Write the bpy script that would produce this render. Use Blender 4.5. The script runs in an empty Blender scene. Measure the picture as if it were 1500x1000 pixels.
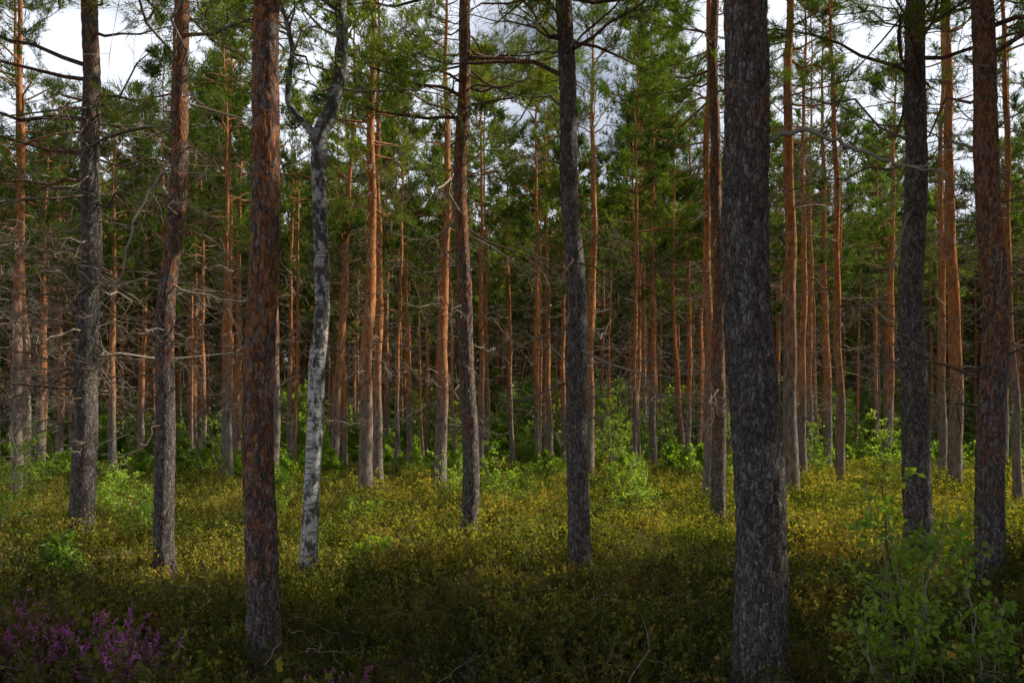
import bpy, math, numpy as np
from mathutils import noise as mn, Vector
rng=np.random.default_rng(7)
scene=bpy.context.scene
R=math.radians

# ---------------------------------------------------------------- helpers
def terrain(x,y):
    x=np.asarray(x,float);y=np.asarray(y,float)
    return (0.07*np.sin(x*0.55+1.3)*np.cos(y*0.47+0.4)+0.05*np.sin(x*1.3+y*0.9)+0.035*np.sin(x*2.1-y*1.7+2)
            +0.25*np.sin(x*0.05+0.5)*np.sin(y*0.045))*np.clip(np.hypot(x,y)/4,0,1)
def norm(a): return a/np.maximum(np.linalg.norm(a,axis=-1,keepdims=True),1e-9)
def build(name,parts,mats,link=True,coll=None):
    V=[];L=[];S=[];MI=[];W=[];SM=[];vo=0;lo=0
    for p in parts:
        v,f,m=p[0],p[1],p[2]
        w=p[3] if len(p)>3 and p[3] is not None else np.zeros(len(v))
        if len(v)==0: continue
        V.append(v);W.append(w);L.append((f+vo).ravel());k=f.shape[1]
        S.append(lo+np.arange(len(f))*k);MI.append(np.full(len(f),m));SM.append(np.full(len(f),bool(len(p)>4 and p[4])))
        vo+=len(v);lo+=f.size
    V=np.concatenate(V).astype(np.float32);L=np.concatenate(L).astype(np.int32);S=np.concatenate(S).astype(np.int32)
    me=bpy.data.meshes.new(name)
    me.vertices.add(len(V));me.vertices.foreach_set("co",V.ravel())
    me.loops.add(len(L));me.loops.foreach_set("vertex_index",L)
    me.polygons.add(len(S));me.polygons.foreach_set("loop_start",S)
    me.update(calc_edges=True)
    me.polygons.foreach_set("material_index",np.concatenate(MI).astype(np.int32))
    me.polygons.foreach_set("use_smooth",np.concatenate(SM))
    a=me.attributes.new("warm",'FLOAT','POINT');a.data.foreach_set("value",np.concatenate(W).astype(np.float32))
    for m in mats: me.materials.append(m)
    ob=bpy.data.objects.new(name,me)
    if coll: coll.objects.link(ob)
    elif link: scene.collection.objects.link(ob)
    return ob
def tubes(P,Rr,S):
    N,K,_=P.shape
    T=norm(np.gradient(P,axis=1))
    d=norm(P[:,-1]-P[:,0]);ref=np.where(np.abs(d[:,2:3])>0.8,np.array([[1.,0,0]]),np.array([[0,0,1.]]))
    U=norm(np.cross(T,ref[:,None,:]));Vv=np.cross(T,U)
    a=np.arange(S)*2*np.pi/S
    ring=(P[:,:,None,:]+Rr[:,:,None,None]*(np.cos(a)[None,None,:,None]*U[:,:,None,:]+np.sin(a)[None,None,:,None]*Vv[:,:,None,:]))
    v=ring.reshape(-1,3)
    n=np.arange(N)[:,None,None]*K*S;k=np.arange(K-1)[None,:,None]*S;s=np.arange(S)[None,None,:];s2=(s+1)%S
    f=np.stack(np.broadcast_arrays(n+k+s,n+k+s2,n+k+S+s2,n+k+S+s),-1).reshape(-1,4)
    return v,f
def paths(r,st,di,Ln,K,wob=0.05,curve=0.0):
    N=len(st);t=np.linspace(0,1,K)
    P=st[:,None,:]+di[:,None,:]*(Ln[:,None]*t)[:,:,None]
    c=np.broadcast_to(np.asarray(curve,float),(N,))
    P[:,:,2]+=c[:,None]*Ln[:,None]*t**2
    w=r.normal(0,1,(N,K,3));w[:,0]=0;w=np.cumsum(w,1)*wob*(Ln/math.sqrt(K))[:,None,None]
    return P+w
def onpath(P,idx,u):
    K=P.shape[1];f=u*(K-1);i=np.clip(f.astype(int),0,K-2);g=(f-i)[:,None]
    return P[idx,i]*(1-g)+P[idx,i+1]*g, norm(P[idx,i+1]-P[idx,i])
def inst(T,F,pos,dirs,sc,r,up=None):
    N=len(pos);x=norm(dirs)
    q=r.normal(0,1,(N,3)) if up is None else up
    y=norm(np.cross(q,x));z=np.cross(x,y)
    M=np.stack([x,y,z],1)*sc[:,None,None]
    v=np.einsum('mj,njk->nmk',T,M)+pos[:,None,:]
    f=(F[None]+(np.arange(N)*len(T))[:,None,None]).reshape(-1,F.shape[1])
    return v.reshape(-1,3),f
def tuft(r,n,w,ln=0.55):
    V=[];F=[]
    for i in range(n):
        b=np.array([r.uniform(0,0.8),0,0]);a=r.uniform(0,6.28);e=r.uniform(0.35,1.0)
        d=np.array([math.cos(e),math.sin(e)*math.cos(a),math.sin(e)*math.sin(a)])
        s=norm(np.cross(d,r.normal(0,1,3)))*w*0.5
        L=ln*r.uniform(.7,1.1);V+=[b-s,b+s,b+d*L];F.append([3*i,3*i+1,3*i+2])
    return np.array(V),np.array(F)

# ---------------------------------------------------------------- materials
def newmat(n):
    m=bpy.data.materials.new(n);m.use_nodes=True;m.node_tree.nodes.clear();return m,m.node_tree
def nd(t,ty,**k):
    n=t.nodes.new(ty)
    for a,b in k.items(): setattr(n,a,b)
    return n
def ramp(t,stops,interp='LINEAR'):
    n=nd(t,'ShaderNodeValToRGB');n.color_ramp.interpolation=interp
    e=n.color_ramp.elements
    e[0].position,e[0].color=stops[0][0],(*stops[0][1],1)
    e[1].position,e[1].color=stops[-1][0],(*stops[-1][1],1)
    for p,c in stops[1:-1]:
        x=e.new(p);x.color=(*c,1)
    return n
def mixc(t,a,b,f,mode='MIX'):
    n=nd(t,'ShaderNodeMix',data_type='RGBA',blend_type=mode)
    for s,v in ((6,a),(7,b),(0,f)):
        if isinstance(v,bpy.types.NodeSocket): t.links.new(v,n.inputs[s])
        elif isinstance(v,tuple): n.inputs[s].default_value=(*v,1)
        else: n.inputs[s].default_value=v
    return n.outputs[2]
def math_(t,op,a,b=0.0,c=None,clamp=False):
    n=nd(t,'ShaderNodeMath',operation=op,use_clamp=clamp)
    for i,v in enumerate((a,b,c)):
        if v is None: continue
        if isinstance(v,bpy.types.NodeSocket): t.links.new(v,n.inputs[i])
        else: n.inputs[i].default_value=v
    return n.outputs[0]
def coords(t,scale):
    tc=nd(t,'ShaderNodeTexCoord');mp=nd(t,'ShaderNodeMapping');mp.inputs['Scale'].default_value=scale
    t.links.new(tc.outputs['Object'],mp.inputs['Vector']);return mp.outputs[0]
def noise(t,vec,sc,det=4,ro=.6):
    n=nd(t,'ShaderNodeTexNoise');n.inputs['Scale'].default_value=sc;n.inputs['Detail'].default_value=det;n.inputs['Roughness'].default_value=ro
    if vec is not None: t.links.new(vec,n.inputs['Vector'])
    return n
def principled(t,col,rough=.85,normal=None):
    b=nd(t,'ShaderNodeBsdfPrincipled');o=nd(t,'ShaderNodeOutputMaterial')
    if isinstance(col,tuple): b.inputs['Base Color'].default_value=(*col,1)
    else: t.links.new(col,b.inputs['Base Color'])
    b.inputs['Roughness'].default_value=rough;b.inputs['Specular IOR Level'].default_value=.25
    if normal is not None: t.links.new(normal,b.inputs['Normal'])
    t.links.new(b.outputs[0],o.inputs[0]);return b

def bark_mat():
    m,t=newmat("pine_bark")
    c1=coords(t,(1,1,1));ns=noise(t,c1,11,3)
    cz=coords(t,(46,46,17))
    ad=nd(t,'ShaderNodeVectorMath',operation='MULTIPLY_ADD')
    t.links.new(ns.outputs['Color'],ad.inputs[0]);ad.inputs[1].default_value=(2.4,2.4,2.4);t.links.new(cz,ad.inputs[2])
    vo=nd(t,'ShaderNodeTexVoronoi',feature='DISTANCE_TO_EDGE');vo.inputs['Scale'].default_value=1.0;t.links.new(ad.outputs[0],vo.inputs['Vector'])
    vc=nd(t,'ShaderNodeTexVoronoi',feature='F1');vc.inputs['Scale'].default_value=1.0;t.links.new(ad.outputs[0],vc.inputs['Vector'])
    sep=nd(t,'ShaderNodeSeparateColor');t.links.new(vc.outputs['Color'],sep.inputs[0])
    fine=noise(t,c1,85,4,.75);big=noise(t,c1,3.2,3)
    grey=ramp(t,[(0,(.13,.108,.10)),(.5,(.235,.20,.185)),(1,(.42,.375,.35))]);t.links.new(sep.outputs[0],grey.inputs[0])
    org=ramp(t,[(0,(.20,.095,.065)),(.45,(.50,.185,.075)),(.8,(.70,.31,.115)),(1,(.40,.30,.28))]);t.links.new(sep.outputs[0],org.inputs[0])
    at=nd(t,'ShaderNodeAttribute',attribute_name="warm")
    f=math_(t,'ADD',at.outputs['Fac'],math_(t,'MULTIPLY',math_(t,'SUBTRACT',big.outputs[0],.6),2.6))
    f=math_(t,'ADD',f,math_(t,'MULTIPLY',math_(t,'SUBTRACT',sep.outputs[1],.5),1.3),clamp=True)
    f=math_(t,'MULTIPLY',f,math_(t,'MULTIPLY',at.outputs['Fac'],6.0,clamp=True))
    col=mixc(t,grey.outputs[0],org.outputs[0],f)
    cr=ramp(t,[(0,(.3,.26,.24)),(.15,(1,1,1))]);t.links.new(vo.outputs['Distance'],cr.inputs[0])
    col=mixc(t,col,cr.outputs[0],math_(t,'SUBTRACT',1.0,math_(t,'MULTIPLY',f,.5)),'MULTIPLY')
    fr=ramp(t,[(.3,(.38,.38,.38)),(.7,(1.45,1.45,1.45))]);t.links.new(fine.outputs[0],fr.inputs[0])
    col=mixc(t,col,fr.outputs[0],1.0,'MULTIPLY')
    li=noise(t,c1,22,4,.7);lr=ramp(t,[(.6,(0,0,0)),(.68,(1,1,1))]);t.links.new(li.outputs[0],lr.inputs[0])
    col=mixc(t,col,(.38,.38,.36),math_(t,'MULTIPLY',lr.outputs[0],.5))
    h=math_(t,'ADD',math_(t,'MULTIPLY',math_(t,'MINIMUM',vo.outputs['Distance'],.25),2.0),math_(t,'MULTIPLY',fine.outputs[0],1.2))
    bp=nd(t,'ShaderNodeBump');bp.inputs['Strength'].default_value=1.0;bp.inputs['Distance'].default_value=.016;t.links.new(h,bp.inputs['Height'])
    principled(t,col,.9,bp.outputs[0]);return m
def bark_far():
    m,t=newmat("pine_bark_distant")
    c=coords(t,(14,14,5));a=noise(t,c,1,3,.7);b=noise(t,c,.12,2)
    grey=ramp(t,[(.3,(.10,.08,.072)),(.5,(.25,.205,.18)),(.7,(.38,.33,.30))]);org=ramp(t,[(.3,(.22,.09,.045)),(.5,(.54,.215,.085)),(.7,(.72,.36,.15))])
    t.links.new(a.outputs[0],grey.inputs[0]);t.links.new(a.outputs[0],org.inputs[0])
    at=nd(t,'ShaderNodeAttribute',attribute_name="warm")
    f=math_(t,'ADD',math_(t,'MULTIPLY',at.outputs['Fac'],.95),math_(t,'MULTIPLY',math_(t,'SUBTRACT',b.outputs[0],.5),1.2),clamp=True)
    d=nd(t,'ShaderNodeBsdfDiffuse');o=nd(t,'ShaderNodeOutputMaterial');t.links.new(mixc(t,grey.outputs[0],org.outputs[0],f),d.inputs[0]);t.links.new(d.outputs[0],o.inputs[0]);return m
def birch_mat():
    m,t=newmat("birch_bark")
    c1=coords(t,(1,1,1));c2=coords(t,(6,6,36));c3=coords(t,(11,11,6))
    a=noise(t,c2,1,4,.65);b=noise(t,c3,1,5,.7);fine=noise(t,c1,50,4,.7)
    base=ramp(t,[(.3,(.56,.54,.52)),(.6,(.86,.84,.81))]);t.links.new(fine.outputs[0],base.inputs[0])
    at=nd(t,'ShaderNodeAttribute',attribute_name="warm")
    bc=mixc(t,base.outputs[0],(.28,.27,.26),math_(t,'MULTIPLY',at.outputs['Fac'],.65,clamp=True))
    ra=ramp(t,[(.54,(0,0,0)),(.61,(1,1,1))]);t.links.new(a.outputs[0],ra.inputs[0])
    g=math_(t,'ADD',b.outputs[0],math_(t,'MULTIPLY',at.outputs['Fac'],.05))
    rb=ramp(t,[(.51,(0,0,0)),(.57,(1,1,1))]);t.links.new(g,rb.inputs[0])
    k=math_(t,'MAXIMUM',math_(t,'MULTIPLY',ra.outputs[0],.6),math_(t,'MULTIPLY',rb.outputs[0],.9))
    col=mixc(t,bc,(.05,.045,.04),k)
    bp=nd(t,'ShaderNodeBump');bp.inputs['Distance'].default_value=.016;t.links.new(math_(t,'ADD',k,fine.outputs[0]),bp.inputs['Height'])
    principled(t,col,.75,bp.outputs[0]);return m
def twig_mat():
    m,t=newmat("dead_twigs");g=nd(t,'ShaderNodeNewGeometry')
    r=ramp(t,[(0,(.12,.09,.065)),(.5,(.27,.205,.16)),(1,(.46,.40,.34))]);t.links.new(g.outputs['Random Per Island'],r.inputs[0])
    d=nd(t,'ShaderNodeBsdfDiffuse');o=nd(t,'ShaderNodeOutputMaterial');t.links.new(r.outputs[0],d.inputs[0]);t.links.new(d.outputs[0],o.inputs[0]);return m
def leaf_mat(name,stops,trans=.4,tcol=(1.3,1.25,.5),nscale=.6,gloss=False):
    m,t=newmat(name);g=nd(t,'ShaderNodeNewGeometry');oi=nd(t,'ShaderNodeObjectInfo')
    n=noise(t,g.outputs['Position'],nscale,2)
    f=math_(t,'ADD',math_(t,'MULTIPLY',g.outputs['Random Per Island'],.55),math_(t,'MULTIPLY',math_(t,'SUBTRACT',n.outputs[0],.35),1.0))
    f=math_(t,'ADD',f,math_(t,'MULTIPLY',math_(t,'SUBTRACT',oi.outputs['Random'],.5),.35),clamp=True)
    r=ramp(t,stops);t.links.new(f,r.inputs[0])
    if gloss:
        d=nd(t,'ShaderNodeBsdfPrincipled');d.inputs['Roughness'].default_value=.4;d.inputs['Specular IOR Level'].default_value=.5
    else: d=nd(t,'ShaderNodeBsdfDiffuse')
    t.links.new(r.outputs[0],d.inputs[0])
    o=nd(t,'ShaderNodeOutputMaterial')
    if trans<=0: t.links.new(d.outputs[0],o.inputs[0]);return m
    tr=nd(t,'ShaderNodeBsdfTranslucent');t.links.new(mixc(t,r.outputs[0],tcol,1.0,'MULTIPLY'),tr.inputs[0])
    mx=nd(t,'ShaderNodeMixShader');mx.inputs[0].default_value=trans
    t.links.new(d.outputs[0],mx.inputs[1]);t.links.new(tr.outputs[0],mx.inputs[2])
    t.links.new(mx.outputs[0],o.inputs[0]);return m
BARK=bark_mat();BARKF=bark_far();BIRCH=birch_mat();TWIG=twig_mat()
NEEDLE=leaf_mat("pine_needles",[(0,(.03,.058,.018)),(.4,(.09,.15,.034)),(.75,(.20,.25,.05)),(1,(.36,.34,.075))],.42,(1.8,1.8,.7),.35)
LEAF=leaf_mat("birch_leaves",[(0,(.12,.23,.035)),(.5,(.29,.44,.065)),(1,(.50,.62,.12))],.5,(1.7,1.6,.5),.8,True)
HEATH=leaf_mat("dwarf_shrub_leaves",[(0,(.05,.08,.018)),(.3,(.14,.185,.035)),(.52,(.31,.31,.06)),(.75,(.52,.42,.10)),(.9,(.50,.27,.08)),(1,(.34,.14,.06))],.42,(1.5,1.45,.5),.7)
SHADE_HEATH=leaf_mat("shade_tinted_heath_leaves",[(0,(.04,.06,.02)),(.35,(.10,.13,.032)),(.6,(.20,.185,.045)),(.85,(.30,.20,.065)),(1,(.27,.12,.06))],.3,(1.3,1.3,.6),1.4)  # darker heath leaves, with the foreground shade put into their colour
STEM=leaf_mat("shrub_stems",[(0,(.07,.05,.035)),(1,(.28,.22,.17))],.0)
PURP=leaf_mat("heather_blossom",[(0,(.46,.07,.40)),(.5,(.72,.20,.62)),(1,(.86,.5,.8))],.45,(1.2,1,1.2))
def ground_mat():
    m,t=newmat("forest_floor");c=coords(t,(1,1,1));a=noise(t,c,1.2,5);b=noise(t,c,25,6,.75)
    r=ramp(t,[(.3,(.05,.038,.02)),(.5,(.09,.085,.028)),(.7,(.15,.12,.045))]);t.links.new(a.outputs[0],r.inputs[0])
    r2=ramp(t,[(.3,(.4,.4,.4)),(.7,(1.6,1.5,1.3))]);t.links.new(b.outputs[0],r2.inputs[0])
    principled(t,mixc(t,r.outputs[0],r2.outputs[0],1.0,'MULTIPLY'),.95);return m

# ---------------------------------------------------------------- ground
n=301;u=np.linspace(-1,1,n);g=np.sinh(u*5.2)/np.sinh(5.2)*450
gx,gy=np.meshgrid(g,g+8);gz=terrain(gx,gy)
v=np.stack([gx.ravel(),gy.ravel(),gz.ravel()],1);i=np.arange(n-1);a=(i[:,None]*n+i[None]).ravel()
build("ground",[(v,np.stack([a,a+1,a+n+1,a+n],1),0,None,True)],[ground_mat()])

# ---------------------------------------------------------------- pine
def pine(name,X,Y,d,bends=None,H=18.5,warm=(3,6),cz=7.0,hi=0,seed=0,cr=2.1,dead=34,tn=14,tw=.035,tsize=(.22,.34),extra=None,dead0=1.8,deadL=1.0,link=True,coll=None,dens=1.0,gx=None,sub3=True,nsub=9,ntf=5,tln=.55):
    r=np.random.default_rng(seed+1000)
    if bends is None: bends=[(0,0),(H,r.normal(0,.25))]
    else:
        bends=[(b[0],b[1]-X) for b in bends]
        sl=(bends[-1][1]-bends[-2][1])/(bends[-1][0]-bends[-2][0])*.5
        bends=bends+[(H,bends[-1][1]+sl*(H-bends[-1][0]))]
    bz=np.array([b[0] for b in bends]);bx=np.array([b[1] for b in bends])
    ph=r.uniform(0,6.28,4);ly=r.normal(0,.012)
    zz=np.linspace(-.3,H,200);xx=np.interp(zz,bz,bx);k=np.ones(17)/17
    xx=np.convolve(np.pad(xx,8,mode='edge'),k,'valid')
    def ax(z):
        z=np.asarray(z,float)
        x=np.interp(z,zz,xx)+.03*np.sin(z*.9+ph[0])+.018*np.sin(z*2.3+ph[1])
        y=ly*z+.04*np.sin(z*.5+ph[2])
        return np.stack([x,y,z],-1)
    def rad(z):
        return d/2*(np.maximum(1-z/H,0)**.85*.97+.03)+d*.2*np.exp(-np.maximum(z,0)/.16)
    NS,dz,zv={2:(80,.024,5.6),1:(36,.07,9),0:(14,.4,14),-1:(7,1.2,18)}[hi]
    zs=np.concatenate([np.arange(-.15,zv,dz),np.arange(zv,H,.7),[H]])
    th=np.arange(NS)*2*np.pi/NS
    C=ax(zs);rr=rad(zs)[:,None]*np.ones(NS)[None]
    if hi>=1:
        A={2:.010,1:.011}[hi];sx=21
        for i_,z in enumerate(zs):
            if z>zv: break
            for j,t_ in enumerate(th):
                q=rr[i_,j];px,py=math.cos(t_)*q,math.sin(t_)*q
                w=mn.noise((px*4+seed,py*4,z*1.5))
                f1=abs(mn.noise((px*sx+seed,py*sx,z*5.5)))
                f2=abs(mn.noise((px*sx*2.3,py*sx*2.3+seed,z*14)))
                rr[i_,j]=q+A*(min(f1*3.2,1)-.5)+A*.6*(min(f2*3,1)-.5)+A*.7*w
    else:
        rr=rr*(1+.06*np.sin(th[None]*3+zs[:,None]*1.3)+r.normal(0,.03,rr.shape))
    P=C[:,None,:]+np.stack([np.cos(th)[None]*rr,np.sin(th)[None]*rr,np.zeros_like(rr)],-1)
    v=P.reshape(-1,3);K=len(zs)
    kk=np.arange(K-1)[:,None]*NS;s=np.arange(NS)[None];s2=(s+1)%NS
    f=np.stack(np.broadcast_arrays(kk+s,kk+s2,kk+NS+s2,kk+NS+s),-1).reshape(-1,4)
    wm=np.clip((v[:,2]-warm[0])/(warm[1]-warm[0]),0,1)
    parts=[(v,f,0,wm,True)]
    if dead:
        nb=dead;z=r.uniform(dead0,max(min(cz,8.5)+1.5,dead0+.5),nb)
        az=r.uniform(0,6.28,nb);el=r.normal(.05,.25,nb)
        di=np.stack([np.cos(az)*np.cos(el),np.sin(az)*np.cos(el),np.sin(el)],1)
        st=ax(z);Ln=np.clip(r.lognormal(-.35,.6,nb)*(.5+z/cz*.8)*deadL,.12,2.6)
        P=paths(r,st,di,Ln,7,.13,-.12)
        R0=np.clip(.006+.008*Ln,.006,.02)
        parts.append((*tubes(P,R0[:,None]*np.linspace(1,.25,7)[None],4 if hi>0 else 3),1,None,True))
        ns=7;idx=np.repeat(np.arange(nb),ns);uu=r.uniform(.25,1,len(idx))
        p,td=onpath(P,idx,uu);sd=norm(td*.8+r.normal(0,.6,td.shape));sl=Ln[idx]*r.uniform(.15,.5,len(idx))
        P2=paths(r,p,sd,sl,4 if sub3 else 3,.15,-.1);K2=P2.shape[1]
        parts.append((*tubes(P2,(np.full(len(idx),.0045 if sub3 else .008))[:,None]*np.linspace(1,.4,K2)[None],3),1))
        if sub3:
            ns=3;i2=np.repeat(np.arange(len(idx)),ns);p,td=onpath(P2,i2,r.uniform(.2,.95,len(i2)))
            P3=paths(r,p,norm(td+r.normal(0,.6,td.shape)),sl[i2]*r.uniform(.3,.6,len(i2)),3,.1,0)
            parts.append((*tubes(P3,np.full((len(i2),3),.003)*np.linspace(1,.5,3)[None],3),1))
    nb=int((H-cz)*4.6*dens);z=np.sort(cz+(H-cz-.3)*r.uniform(0,1,nb)**.9);t=(z-cz)/(H-cz)
    az=r.uniform(0,6.28,nb);Ln=cr*(1-t)**.55*(.6+.4*np.minimum(1,t*4))*r.uniform(.5,1.15,nb)+.25
    el=-.1+t*.9+r.normal(0,.18,nb)
    di=np.stack([np.cos(az)*np.cos(el),np.sin(az)*np.cos(el),np.sin(el)],1)
    st=ax(z)
    if gx is not None:
        for (a_,b_,c_) in gx:
            st=np.vstack([st,ax(a_)[None]]);di=np.vstack([di,[[math.cos(b_),math.sin(b_),.05]]]);Ln=np.append(Ln,c_);nb+=1
    P=paths(r,st,di,Ln,6,.10,.12)
    wb=np.ones(nb*6*4)*.7
    vv,ff=tubes(P,(.012+.011*Ln)[:,None]*np.linspace(1,.25,6)[None],4);parts.append((vv,ff,0,wb,True))
    ns=nsub;idx=np.repeat(np.arange(nb),ns);uu=r.uniform(.28,1.0,len(idx))
    p,td=onpath(P,idx,uu);sd=td+r.normal(0,.55,td.shape)*np.array([1,1,.45]);sd[:,2]+=.12;sd=norm(sd)
    sl=Ln[idx]*r.uniform(.2,.42,len(idx))*(1.25-uu)+.14
    P2=paths(r,p,sd,sl,4 if sub3 else 3,.12,.1);K2=P2.shape[1]
    parts.append((*tubes(P2,np.full((len(idx),K2),.006)*np.linspace(1,.4,K2)[None],3),1))
    i2=np.repeat(np.arange(len(idx)),ntf);p,td=onpath(P2,i2,r.uniform(.3,1.0,len(i2)))
    dd=td+r.normal(0,.45,td.shape);dd[:,2]+=.25
    T,F=tuft(r,tn,tw,tln)
    parts.append((*inst(T,F,p,dd,r.uniform(tsize[0],tsize[1],len(i2)),r),2))
    if extra:
        for ep,er in extra:
            e=np.array(ep,float)-np.array([X,Y,0])
            tt=np.linspace(0,1,len(e));t2=np.linspace(0,1,len(e)*5)
            E=np.stack([np.interp(t2,tt,e[:,c]) for c in range(3)],1)
            E[1:]+=r.normal(0,.012,(len(E)-1,3))
            E=E[None];parts.append((*tubes(E,er*np.linspace(1,.25,len(t2))[None],6),1,None,True))
            ns=14;ii=np.zeros(ns,int);p,td=onpath(E,ii,r.uniform(.3,1,ns))
            Q=paths(r,p,norm(td+r.normal(0,.7,td.shape)),r.uniform(.1,.45,ns),5,.15,0)
            parts.append((*tubes(Q,np.full((ns,5),er*.3)*np.linspace(1,.3,5)[None],4),1))
    ob=build(name,parts,[BARK if hi>0 else BARKF,TWIG,NEEDLE],link=link,coll=coll)
    ob.location=(X,Y,float(terrain(X,Y)));return ob

heroes=[
 (-6.51,12.1,.36,[(0,-6.51),(3,-6.42),(8.4,-6.40)],dict(hi=1,warm=(6,10),dead=110,deadL=1.35,cz=5.6,dead0=1.6,gx=[(6,2.9,2.3),(6.6,3.6,2.4),(7.2,-2.5,2.1),(5.6,3.3,1.9),(7.4,3.2,2.3),(7,.2,1.6)])),
 (-12.4,19.9,.28,[(0,-12.4),(12.6,-12.3)],dict(warm=(3,8),dead=90,deadL=1.4,cz=6.4)),
 (-4.13,9.5,.235,[(0,-4.13),(2.9,-4.13),(5.33,-4.0),(6.96,-3.97)],dict(hi=1,warm=(1.5,5),dead=45,cz=6.1,
    extra=[([(-4.08,9.5,5.0),(-4.4,9.3,4.3),(-4.55,9.3,3.6),(-4.85,9.2,3.1)],.016)])),
 (-1.785,5.6,.225,[(0,-1.785),(2.9,-1.737),(4.82,-1.718)],dict(hi=2,warm=(.2,2.2),dead=6,cz=7.4,dead0=5.5)),
 (-6.84,23,.31,[(0,-6.84),(14,-6.84)],dict(warm=(3,8))),
 (-3.685,20,.35,[(0,-3.685),(12.7,-3.46)],dict(warm=(1,5))),
 (-3.88,23.2,.28,[(0,-3.88),(14,-3.88)],dict(warm=(1,5))),
 (-6.76,30,.36,[(0,-6.76),(11.8,-6.09)],dict(warm=(1,6))),
 (-2.12,24,.40,[(0,-2.2),(8.7,-1.95),(14.9,-1.95)],dict(warm=(1,5))),
 (-.62,11.7,.25,[(0,-.62),(1.65,-.65),(4.16,-.72),(6.66,-.70),(8.2,-.68)],dict(hi=1,warm=(1.2,4.5),cz=6.4,dead=36,gx=[(6.3,3.4,1.6),(6.6,3.9,1.7),(6.2,-2.1,1.7),(6.5,-.3,1.2)])),
 (0,40,.28,[(0,0),(14,-.27)],{}),
 (1.79,38,.34,None,{}),
 (.823,9.7,.275,[(0,.823),(2.1,.773),(4.16,.73),(6.24,.69),(7.07,.665)],dict(hi=1,warm=(6,9),cz=6.3,dead=36,
    extra=[([(.75,9.6,3.8),(.95,9.5,3.75),(1.2,9.4,3.55),(1.38,9.35,3.2)],.012)],gx=[(6.1,3.0,1.8),(6.4,-.8,1.6)])),
 (2.59,27,.37,[(0,2.55),(9.6,2.78),(14,2.7)],dict(warm=(1,5))),
 (5.85,33,.31,None,{}),
 (7.96,36,.28,None,{}),
 (3.83,14.6,.27,[(0,3.83),(9.76,3.75)],dict(hi=1,warm=(.8,3.5),dead=40,cz=8)),
 (4.44,18,.21,[(0,4.44),(11,4.44)],dict(warm=(1,5),dens=.6)),
 (1.595,5.2,.335,[(0,1.6),(2.37,1.56),(4.6,1.54)],dict(hi=2,warm=(3.2,8),cz=7.2,dead=5,dead0=5.2,
    extra=[([(1.62,5.2,3.68),(1.9,5.15,3.72),(2.18,5.1,3.6),(2.45,5.1,3.48),(2.8,5.1,3.42)],.02)])),
 (6.67,19,.34,[(0,6.67),(12,6.6)],dict(warm=(2,7),dens=.6)),
 (9.1,25,.26,None,dict(dens=.5,cr=1.7)),
 (13.1,33,.38,[(0,13.1),(13,12.8)],dict(dens=.8)),
 (8.43,20.4,.22,None,dict(warm=(1,5),dens=.35,cr=1.5,cz=10)),
 (16,34,.42,None,dict(dens=.9)),
 (4.81,9.4,.325,[(0,4.81),(2.9,4.79),(6.9,4.87)],dict(hi=1,warm=(5,9),cz=6.0,dead=36,gx=[(6.0,3.2,1.7),(5.9,4.2,1.5),(6.2,-.3,1.6)])),
 (11.47,20.6,.36,[(0,11.5),(13,11.2)],dict(warm=(1,5),dens=.4,cz=10)),
 (13.5,25,.26,None,dict(dens=.4,cr=1.6,cz=10)),
 (5.0,8.3,.285,[(0,5.0),(2.75,5.03),(6.3,4.91)],dict(hi=1,warm=(.8,3.4),cz=5.8,dead=34,gx=[(5.9,0,1.6),(5.6,-.8,1.6),(6.2,2.9,1.5),(6.4,-2.2,1.4)])),
 (11.4,18,.2,None,dict(warm=(2,7),dens=.4,cz=10)),
 (-15.8,26,.3,None,dict(warm=(3,8),dead=80,deadL=1.3)),(-20.2,34,.4,None,{}),(-23.8,42,.4,None,{}),(-18.1,36,.38,None,{}),(-18.7,40,.35,None,{}),
 (-16.8,42,.35,None,{}),(-10.4,29,.44,None,{}),(-11.4,33,.3,None,{}),(-14.7,38,.3,None,{}),(-11.2,40,.28,None,{}),
 (-7.5,36,.26,None,{}),(-4.6,36,.3,None,{}),(-5,34,.22,None,{}),(-1.27,33,.3,None,{}),(-4.8,45,.3,None,{}),(2.57,40,.3,None,{}),
 (6.2,40,.32,None,{}),(6.95,33,.2,[(0,7.2),(6,6.7),(12,6.7)],{}),(9.5,40,.34,None,dict(dens=.7)),(18.5,30,.34,None,dict(dens=.7)),(-9.0,25.5,.2,None,{}),
 (0.9,29,.18,None,{}),(11.2,30,.22,None,dict(dens=.4)),(10.6,37,.3,None,dict(dens=.7)),(-13.6,31,.25,None,{}),(-1.1,37,.22,None,{}),(4.6,30,.18,None,{}),
]
for i_,(X,Y,d,b,kw) in enumerate(heroes):
    k=dict(seed=i_*7,H=rng.uniform(16.5,20),tw=.05,tn=12)
    if Y>28: k.update(tw=.085,tn=9,sub3=False,nsub=8,dens=1.1,tln=.65,tsize=(.26,.4))
    k.update(kw)
    k.setdefault('cz',rng.uniform(6.8,9.4));k.setdefault('warm',(rng.uniform(.6,2.5),rng.uniform(3.5,7)));k.setdefault('dead',60)
    if k.get('hi',0)>0: k.update(tw=.03,tn=20)
    pine("pine_tree",X,Y,d,b,**k)

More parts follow.
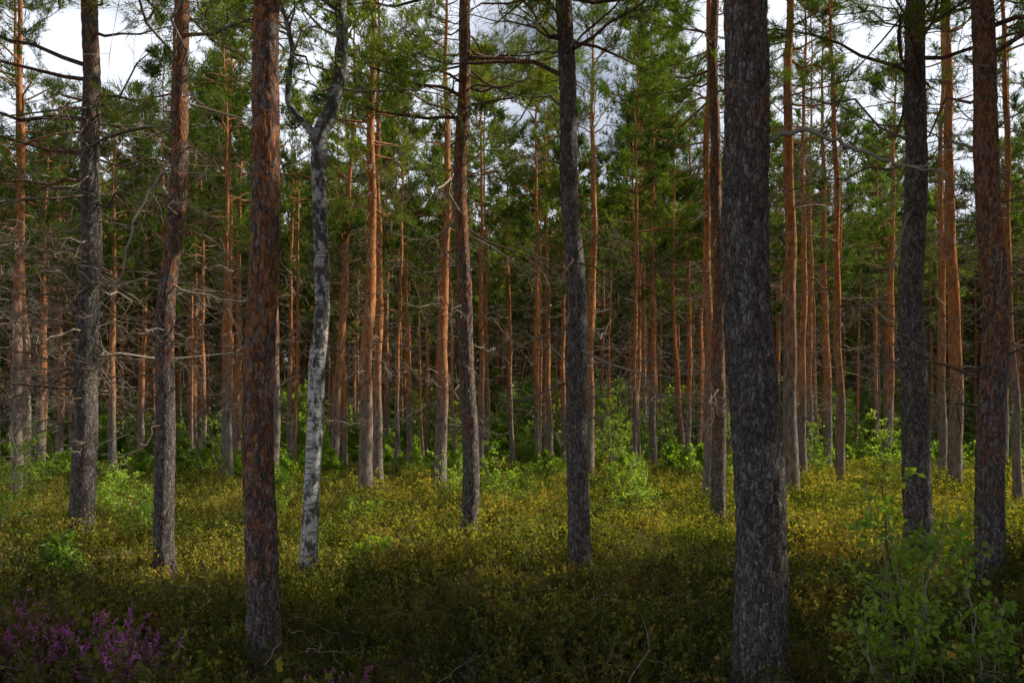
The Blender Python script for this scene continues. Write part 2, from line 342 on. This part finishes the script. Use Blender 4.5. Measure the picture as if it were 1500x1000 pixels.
# ---------------------------------------------------------------- instancing through geometry nodes
def scatter(name,objs_coll,pos,rotz,scl,idx,tilt=None):
    N=len(pos);me=bpy.data.meshes.new(name);me.vertices.add(N);me.vertices.foreach_set("co",np.asarray(pos,np.float32).ravel())
    rot=np.zeros((N,3),np.float32);rot[:,2]=rotz
    if tilt is not None: rot[:,:2]=tilt
    a=me.attributes.new("rot",'FLOAT_VECTOR','POINT');a.data.foreach_set("vector",rot.ravel())
    a=me.attributes.new("scl",'FLOAT','POINT');a.data.foreach_set("value",np.asarray(scl,np.float32))
    a=me.attributes.new("idx",'INT','POINT');a.data.foreach_set("value",np.asarray(idx,np.int32))
    ob=bpy.data.objects.new(name,me);scene.collection.objects.link(ob)
    ng=bpy.data.node_groups.new(name+"_nodes",'GeometryNodeTree')
    ng.interface.new_socket("Geometry",in_out='INPUT',socket_type='NodeSocketGeometry');ng.interface.new_socket("Geometry",in_out='OUTPUT',socket_type='NodeSocketGeometry')
    gi=ng.nodes.new('NodeGroupInput');go=ng.nodes.new('NodeGroupOutput')
    ci=ng.nodes.new('GeometryNodeCollectionInfo');ci.inputs[0].default_value=objs_coll;ci.inputs[1].default_value=True;ci.inputs[2].default_value=True
    ip=ng.nodes.new('GeometryNodeInstanceOnPoints');ip.inputs['Pick Instance'].default_value=True
    def na(n_,ty):
        x=ng.nodes.new('GeometryNodeInputNamedAttribute');x.data_type=ty;x.inputs[0].default_value=n_
        return x.outputs[0]
    e=ng.nodes.new('FunctionNodeEulerToRotation')
    L=ng.links.new
    L(gi.outputs[0],ip.inputs['Points']);L(ci.outputs[0],ip.inputs['Instance']);L(na("idx",'INT'),ip.inputs['Instance Index'])
    L(na("rot",'FLOAT_VECTOR'),e.inputs[0]);L(e.outputs[0],ip.inputs['Rotation']);L(na("scl",'FLOAT'),ip.inputs['Scale']);L(ip.outputs[0],go.inputs[0])
    md=ob.modifiers.new("instances",'NODES');md.node_group=ng
    return ob

pc=bpy.data.collections.new("pine_variants")
for i_ in range(7):
    o=pine("pine_variant_"+"abcdefghij"[i_],0,0,rng.uniform(.22,.38),None,H=rng.uniform(17,22),cz=rng.uniform(7.5,10),warm=(rng.uniform(.6,2.5),rng.uniform(4,8)),seed=500+i_,
           dead=48,tn=6,tw=.15,tsize=(.32,.5),hi=-1,coll=pc,dens=1.1,sub3=False,nsub=6,ntf=4,tln=.75,cr=2.4)
    o.location=(0,0,0)
for i_ in range(2):   # thin suppressed pines with small high crowns
    o=pine("pine_variant_"+"st"[i_],0,0,rng.uniform(.15,.2),None,H=rng.uniform(14,17),cz=10.5,warm=(.6,4),seed=560+i_,
           dead=50,deadL=.7,tn=6,tw=.14,tsize=(.3,.42),hi=-1,coll=pc,dens=.7,sub3=False,nsub=5,ntf=4,tln=.75,cr=1.1)
    o.location=(0,0,0)
for i_ in range(3):
    o=pine("pine_variant_"+"xyz"[i_],0,0,.2,None,H=rng.uniform(9,12),cz=.8,warm=(3,6),seed=540+i_,
           dead=0,tn=6,tw=.16,tsize=(.36,.5),hi=-1,coll=pc,dens=1.6,sub3=False,nsub=6,ntf=4,tln=.75,cr=2.5)
    o.location=(0,0,0)
pts=[]
for cx in np.arange(-95,96,3.2):
    for cy in np.arange(-16,128,3.2):
        x=cx+rng.uniform(-1.5,1.5);y=cy+rng.uniform(-1.5,1.5)
        inview=abs(x)<.70*y+1.8
        q=rng.random()
        if y<45 and inview: continue
        if np.hypot(x,y)<3.2: continue
        if 8<x<50 and 14.5<y<45 and q<.985: continue     # glade to the right lets the sun in
        if -8<x<34 and 45<y<66 and q<.6: continue        # thinner stand
        if y<0 and not(-8<x<24): continue
        if y<45 and (x<-.7*y-12 or x>.7*y+34): continue
        if abs(x)>.8*y+34: continue
        id_=rng.integers(9,12) if (y>84 and rng.random()<.5) else rng.integers(0,7)
        pts.append((x,y,float(terrain(x,y)),id_,rng.uniform(.9,1.15)*(1.12 if y>60 else 1)))
for _ in range(85):
    y=rng.uniform(30,62);x=rng.uniform(-.68,.68)*y
    if min(math.hypot(x-p[0],y-p[1]) for p in pts)<1.0 or min(math.hypot(x-h_[0],y-h_[1]) for h_ in heroes)<1.2: continue
    pts.append((x,y,float(terrain(x,y)),rng.integers(7,9),rng.uniform(.85,1.1)))
pts=np.array(pts);N=len(pts)
scatter("distant_pine_forest",pc,pts[:,:3],rng.uniform(0,6.28,N),pts[:,4],pts[:,3].astype(int))

# ---------------------------------------------------------------- leafy saplings
LT=np.array([[0,0,0],[.35,.3,.05],[.75,.22,.03],[1,0,-.05],[.75,-.22,.03],[.35,-.3,.05]]);LF=np.array([[0,1,2,3],[0,3,4,5]])
LQ=np.array([[0,0,0],[.45,.33,.05],[1,0,0],[.45,-.33,.05]]);LQF=np.array([[0,1,2,3]])
def sapling(name,h,w,nst,nbr,nl,ls,seed,X=None,Y=None,coll=None,fine=True,droop=0):
    r=np.random.default_rng(seed);az=r.uniform(0,6.28,nst);out=r.uniform(.05,.5,nst)*w/h
    di=norm(np.stack([np.cos(az)*out,np.sin(az)*out,np.ones(nst)],1));Ln=h*r.uniform(.55,1.0,nst);Ln[0]=h
    P=paths(r,r.normal(0,.04*w,(nst,3))*np.array([1,1,0]),di,Ln,8,.06,0)
    parts=[(*tubes(P,(.003+.004*Ln)[:,None]*np.linspace(1,.2,8)[None],5),0,None,True)]
    idx=np.repeat(np.arange(nst),nbr);u_=r.uniform(.15,1,len(idx));p,td=onpath(P,idx,u_)
    a2=r.uniform(0,6.28,len(idx));sd=norm(np.stack([np.cos(a2),np.sin(a2),r.uniform(.1,.9,len(idx))],1))
    sl=w*.5*(1.15-u_)*r.uniform(.5,1.1,len(idx))+.05*h
    P2=paths(r,p,sd,sl,5,.1,-.05-droop);parts.append((*tubes(P2,(.0015+.002*sl)[:,None]*np.linspace(1,.3,5)[None],3),0))
    i2=np.repeat(np.arange(len(idx)),nl);p,td=onpath(P2,i2,r.uniform(.1,1.0,len(i2)))
    dd=td*.5+r.normal(0,.7,td.shape);dd[:,2]-=.1;p=p+norm(dd)*ls*.3
    up=r.normal(0,.5,(len(i2),3));up[:,2]+=1
    T,F=(LT,LF) if fine else (LQ,LQF)
    parts.append((*inst(T,F,p,dd,ls*r.uniform(.6,1.15,len(i2)),r,up),1))
    ob=build(name,parts,[TWIG,LEAF],coll=coll)
    if X is not None: ob.location=(X,Y,float(terrain(X,Y))-.02)
    return ob
sapling("birch_sapling",1.75,.8,8,14,11,.060,1,2.60,5.2)
sapling("birch_sapling",.95,.7,6,10,10,.055,2,2.85,4.8)
sapling("birch_sapling",.85,.6,5,9,9,.055,4,2.3,4.9)
sapling("birch_sapling",.6,.5,3,7,8,.05,3,3.3,5.6)
for j,(x,y,h,w) in enumerate([(-.35,16,1.6,1.6),(.1,17.5,1.3,1.5),(-1.4,19,1.5,1.4),(2.6,16.5,1.2,1.5),(3.0,21,1.4,1.8),(-5.6,12.5,1.1,1.4),(-4.6,15,.9,1.2),
        (-9.8,20,1.4,1.8),(-13.5,22,2.2,2.4),(-8.6,17,.9,1.3),(4.2,34,4.2,3.4),(3.3,36,3.4,3.0),(8.6,31,3.5,2.6),(-7.7,9,.9,1.1),(-8.3,13,1.6,1.5),
        (13.5,29,2.6,2.4),(10.5,28,2,2),(-11.5,31,3.0,2.6),(-14,26,2.2,2.2),(-3.2,27,1.3,1.8),(1.5,26,1.2,1.6),(-2.6,14,.8,1.0),(-6.1,21,1.2,1.5),(6.2,24,1.3,1.6),(-1.8,9.6,.5,.6),(-4.9,8.6,.6,.7),
        (5.0,38,3.8,3.2),(-2.5,40,3.4,3.2),(7.4,41,4,3),(1.0,43,4.2,3.4)]):
    sapling("birch_sapling",h,w,6,12,int(14+4*h),.06 if y<20 else .085,40+j,x,y,fine=y<18)
bc=bpy.data.collections.new("bush_variants")
for j in range(5):
    h=[2.2,3.2,4.5,6.0,7.5][j];sapling("bush_variant_%d"%j,h,h*.75,6,14,22,.13+.018*h,90+j,coll=bc,fine=False)
bp=[]
for k in range(560):
    y=rng.uniform(40,78);x=rng.uniform(-.85,.85)*y
    if y<50 and rng.random()<.6: continue
    bp.append((x,y,float(terrain(x,y)),rng.integers(0,3) if y<58 else rng.integers(1,5)))
for k in range(330):
    y=rng.uniform(78,125);x=rng.uniform(-.85,.85)*y;bp.append((x,y,float(terrain(x,y)),rng.integers(3,5)))
for k in range(100):
    y=rng.uniform(27,42);x=rng.uniform(-.8,.8)*y;bp.append((x,y,float(terrain(x,y)),0))
bp=np.array(bp);N=len(bp);sc=rng.uniform(.7,1.2,N);sc[bp[:,1]<42]*=.55
scatter("deciduous_thicket",bc,bp[:,:3],rng.uniform(0,6.28,N),sc,bp[:,3].astype(int))

# ---------------------------------------------------------------- birch
def birch():
    r=np.random.default_rng(5);X,Y=-2.25,8.75
    def sm(pts,n=16):
        e=np.array(pts,float);tt=np.arange(len(e));t2=np.linspace(0,len(e)-1,len(e)*n)
        o=np.stack([np.interp(t2,tt,e[:,c]) for c in range(e.shape[1])],1)
        k=np.ones(9)/9
        for c in range(e.shape[1]): o[:,c]=np.convolve(np.pad(o[:,c],4,mode='edge'),k,'valid')
        return o
    main=sm([(0,0,-.1,.12),(.0,0,.15,.10),(.03,0,.7,.09),(.06,.0,1.3,.088),(.085,.02,1.9,.086),(.09,.02,2.35,.092),(.165,.03,3.18,.083),(.135,.0,4.3,.08),(.12,0,5.02,.085),(.28,0,5.35,.075),(.36,.02,5.73,.07),(.38,.05,6.18,.066),(.34,.1,6.6,.06),(.5,.2,7.6,.045),(.4,.2,9,.03),(.5,.3,11,.01)])
    left=sm([(.13,0,4.98,.06),(.02,0,5.12,.04),(-.085,0,5.22,.036),(-.21,-.02,5.4,.034),(-.19,-.05,5.65,.03),(-.14,-.05,5.95,.026),(-.21,-.1,6.3,.022),(-.5,-.1,7.0,.016),(-.7,0,8.2,.008)])
    parts=[]
    for e in (main,left):
        v,f=tubes(e[None,:,:3],e[None,:,3],24)
        rr=np.array([1+.14*mn.noise((a[0]*9,a[1]*9,a[2]*5))+.08*mn.noise((a[0]*26,a[1]*26,a[2]*22)) for a in v]);c=np.repeat(e[:,:3],24,0);v=c+(v-c)*rr[:,None]
        w=np.clip((v[:,2]-2.2)/3.0,0,1)+.8*np.clip(1-v[:,2]/.5,0,1);parts.append((v,f,0,w,True))
    M=main[None,:,:3];idx=np.zeros(26,int);u_=r.uniform(.62,1,26);p,td=onpath(M,idx,u_)
    p=np.vstack([p,onpath(left[None,:,:3],np.zeros(14,int),r.uniform(.6,1,14))[0]])
    n_=len(p);az=r.uniform(0,6.28,n_);di=norm(np.stack([np.cos(az),np.sin(az),r.uniform(0,1,n_)],1));Ln=r.uniform(.6,1.7,n_)
    P=paths(r,p,di,Ln,7,.12,-.2);parts.append((*tubes(P,.014*np.linspace(1,.2,7)[None]*np.ones((n_,1)),4),1,None,True))
    idx=np.repeat(np.arange(n_),9);p,td=onpath(P,idx,r.uniform(.2,1,len(idx)))
    P2=paths(r,p,norm(td+r.normal(0,.6,td.shape)),r.uniform(.2,.6,len(idx)),4,.1,-.3);parts.append((*tubes(P2,np.full((len(idx),4),.003),3),1))
    i2=np.repeat(np.arange(len(idx)),9);p,td=onpath(P2,i2,r.uniform(.1,1,len(i2)))
    up=r.normal(0,.5,(len(i2),3));up[:,2]+=1
    parts.append((*inst(LT,LF,p,r.normal(0,1,td.shape)-np.array([0,0,.5]),r.uniform(.03,.05,len(i2)),r,up),2))
    o=build("birch_tree",parts,[BIRCH,TWIG,LEAF]);o.location=(X,Y,float(terrain(X,Y)))
birch()

# ---------------------------------------------------------------- dwarf-shrub layer
def clump(name,seed,coll,rad=.3,nst=60,nl=16,ls=.02,h=(.14,.34),flower=False,sr=.0018,leafm=None):
    r=np.random.default_rng(seed);a=r.uniform(0,6.28,nst);q=rad*np.sqrt(r.uniform(0,1,nst))
    st=np.stack([np.cos(a)*q,np.sin(a)*q,np.full(nst,-.04)],1)
    di=norm(np.stack([np.cos(a)*.35,np.sin(a)*.35,np.ones(nst)],1)+r.normal(0,.3,(nst,3)));Ln=r.uniform(h[0],h[1],nst)
    P=paths(r,st,di,Ln,4,.12,0);parts=[(*tubes(P,np.full((nst,4),sr)*np.linspace(1.2,.6,4)[None],3),0)]
    idx=np.repeat(np.arange(nst),nl);uu=r.uniform(.2,1,len(idx))**.5;p,td=onpath(P,idx,uu)
    dd=td*.5+r.normal(0,.6,td.shape);T=LQ*np.array([1,1.15,1])
    p=p+r.normal(0,ls*.5,p.shape)
    parts.append((*inst(T,LQF,p,dd,ls*r.uniform(.6,1.2,len(idx)),r),1))
    if flower:
        m=nst*2//3;idx=np.repeat(np.arange(m),45);uu=r.uniform(.55,1.05,len(idx)).clip(0,1);p,td=onpath(P,idx,uu)
        parts.append((*inst(LQ*np.array([1,1.4,1]),LQF,p+r.normal(0,.006,p.shape),r.normal(0,1,p.shape),r.uniform(.009,.015,len(idx)),r),2))
    return build(name,parts,[STEM,leafm or HEATH,PURP],coll=coll)
hc=bpy.data.collections.new("shrub_variants")
for j in range(6): clump("shrub_variant_%d"%j,200+j,hc,nst=[46,50,40,46,44,30][j],nl=20,ls=[.026,.022,.03,.026,.02,.036][j],h=[(.14,.3),(.12,.26),(.16,.38),(.1,.24),(.15,.34),(.2,.5)][j])
for j in range(6,9): clump("shrub_variant_%d"%j,200+j,hc,nst=[50,46,40][j-6],nl=20,ls=[.019,.024,.03][j-6],h=[(.14,.34),(.12,.3),(.18,.42)][j-6],leafm=SHADE_HEATH)  # clump variants whose leaf colour carries painted shade
hf=bpy.data.collections.new("far_shrub_variants")
for j in range(3): clump("far_shrub_variant_%d"%j,230+j,hf,rad=1.3,nst=110,nl=11,ls=.11,h=(.2,.5),sr=.004)
def fill(y0,y1,den,s0,s1):
    A=(y1-y0)*2*(.78*y1+2.5);n_=int(A*den)
    x=rng.uniform(-(.78*y1+2.5),.78*y1+2.5,n_);y=rng.uniform(y0,y1,n_);k=np.abs(x)<.78*np.maximum(y,0)+2.5;x=x[k];y=y[k]
    s=rng.uniform(s0,s1,len(x))*(1+.3*np.sin(x*1.7+1)*np.sin(y*1.3))
    return np.stack([x,y,terrain(x,y),s],1)
H_=np.vstack([fill(-1,9,10,.75,1.35),fill(9,18,6.5,.9,1.5),fill(18,32,3,1.2,1.9)])
k=~((np.abs(H_[:,0])<.8)&(np.abs(H_[:,1])<1.4));H_=H_[k];N=len(H_)
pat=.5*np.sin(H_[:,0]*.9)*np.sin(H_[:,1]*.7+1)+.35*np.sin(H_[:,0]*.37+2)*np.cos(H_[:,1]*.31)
shade_tint=rng.random(N)<np.clip((11-np.hypot(H_[:,0]*.75,H_[:,1]))/5+pat+.18*(np.abs(H_[:,0]-1)>6),.08,.9)  # picks the shade-coloured clumps more often near the camera and at the sides
scatter("heath_undergrowth",hc,H_[:,:3],rng.uniform(0,6.28,N),H_[:,3],np.where(shade_tint,rng.integers(6,9,N),rng.integers(0,6,N)),rng.normal(0,.15,(N,2)))
H_=fill(31,95,.28,.8,1.2);N=len(H_)
scatter("distant_undergrowth",hf,H_[:,:3],rng.uniform(0,6.28,N),H_[:,3],rng.integers(0,3,N))
fc=bpy.data.collections.new("heather_variants")
for j in range(2): clump("heather_variant_%d"%j,300+j,fc,rad=.09,nst=20,nl=8,ls=.012,h=(.36,.5),flower=True)
fp=[]
for (cx,cy,n_,s) in [(-3.6,5.7,7,.10),(-3.42,5.4,5,.10),(-3.0,5.3,5,.12),(-2.36,4.88,4,.08),(-1.1,4.55,2,.05)]:
    for _ in range(n_):
        x=cx+rng.normal(0,s);y=cy+rng.normal(0,s);fp.append((x,y,float(terrain(x,y))))
fp=np.array(fp);N=len(fp)
scatter("heather_flowers",fc,fp,rng.uniform(0,6.28,N),rng.uniform(.85,1.1,N),rng.integers(0,2,N))

r=np.random.default_rng(77);n_=520;y=r.uniform(3,20,n_);x=r.uniform(-.7,.7,n_)*y
az=r.uniform(0,6.28,n_);st=np.stack([x,y,terrain(x,y)+r.uniform(.15,.34,n_)],1);di=norm(np.stack([np.cos(az),np.sin(az),r.normal(.2,.3,n_)],1));Ln=r.uniform(.12,.5,n_)
P=paths(r,st,di,Ln,7,.18,0);pp=[(*tubes(P,(.002+.003*Ln)[:,None]*np.linspace(1,.3,7)[None],4),0,None,True)]
idx=np.repeat(np.arange(n_),3);p,td=onpath(P,idx,r.uniform(.3,1,len(idx)));P2=paths(r,p,norm(td+r.normal(0,.6,td.shape)),Ln[idx]*.4,4,.15,0)
pp.append((*tubes(P2,np.full((len(idx),4),.0018),3),0));build("fallen_twigs",pp,[TWIG])

# ---------------------------------------------------------------- light, sky, camera
EL=40;sx,sy=.88,.27;hl=math.hypot(sx,sy);tosun=Vector((sx/hl*math.cos(R(EL)),sy/hl*math.cos(R(EL)),math.sin(R(EL))))
sl=bpy.data.lights.new("sun",'SUN');sl.energy=5;sl.angle=R(.5);sl.color=(1,.92,.76);so=bpy.data.objects.new("sun",sl);scene.collection.objects.link(so)
so.rotation_euler=tosun.to_track_quat('Z','Y').to_euler();so.location=(20,-8,30)
w=bpy.data.worlds.new("World");scene.world=w;w.use_nodes=True;t=w.node_tree
bg=t.nodes['Background'];sk=t.nodes.new('ShaderNodeTexSky');sk.sky_type='NISHITA';sk.sun_disc=False;sk.sun_elevation=R(EL);sk.sun_rotation=math.atan2(sx,sy)
sk.dust_density=3;sk.ozone_density=1
# thin bright summer clouds low in the sky, over the Nishita sky
tc=nd(t,'ShaderNodeTexCoord');mp=nd(t,'ShaderNodeMapping');mp.inputs['Scale'].default_value=(1,1,2.2);t.links.new(tc.outputs['Generated'],mp.inputs[0])
cn=noise(t,mp.outputs[0],3.0,6,.6);cr=ramp(t,[(.29,(0,0,0)),(.5,(1,1,1))]);t.links.new(cn.outputs[0],cr.inputs[0])
sp=nd(t,'ShaderNodeSeparateXYZ');t.links.new(tc.outputs['Generated'],sp.inputs[0])
lo=nd(t,'ShaderNodeMapRange');lo.inputs['From Min'].default_value=.6;lo.inputs['From Max'].default_value=.47;t.links.new(sp.outputs['Z'],lo.inputs['Value'])
skc=mixc(t,sk.outputs[0],(12.2,12.9,14.4),math_(t,'MULTIPLY',math_(t,'MULTIPLY',cr.outputs[0],.96),lo.outputs[0]))
t.links.new(skc,bg.inputs[0]);bg.inputs[1].default_value=.088
cam=bpy.data.cameras.new("camera");cam.lens=28;cam.sensor_width=36;cam.clip_end=2000;cam.shift_y=140/1500
co=bpy.data.objects.new("camera",cam);scene.collection.objects.link(co);co.location=(0,0,1.75);co.rotation_euler=(R(90),0,0);scene.camera=co
scene.view_settings.view_transform='Standard';scene.view_settings.look='None';scene.view_settings.exposure=0
print("COUNTS",len(pts),len(bp))
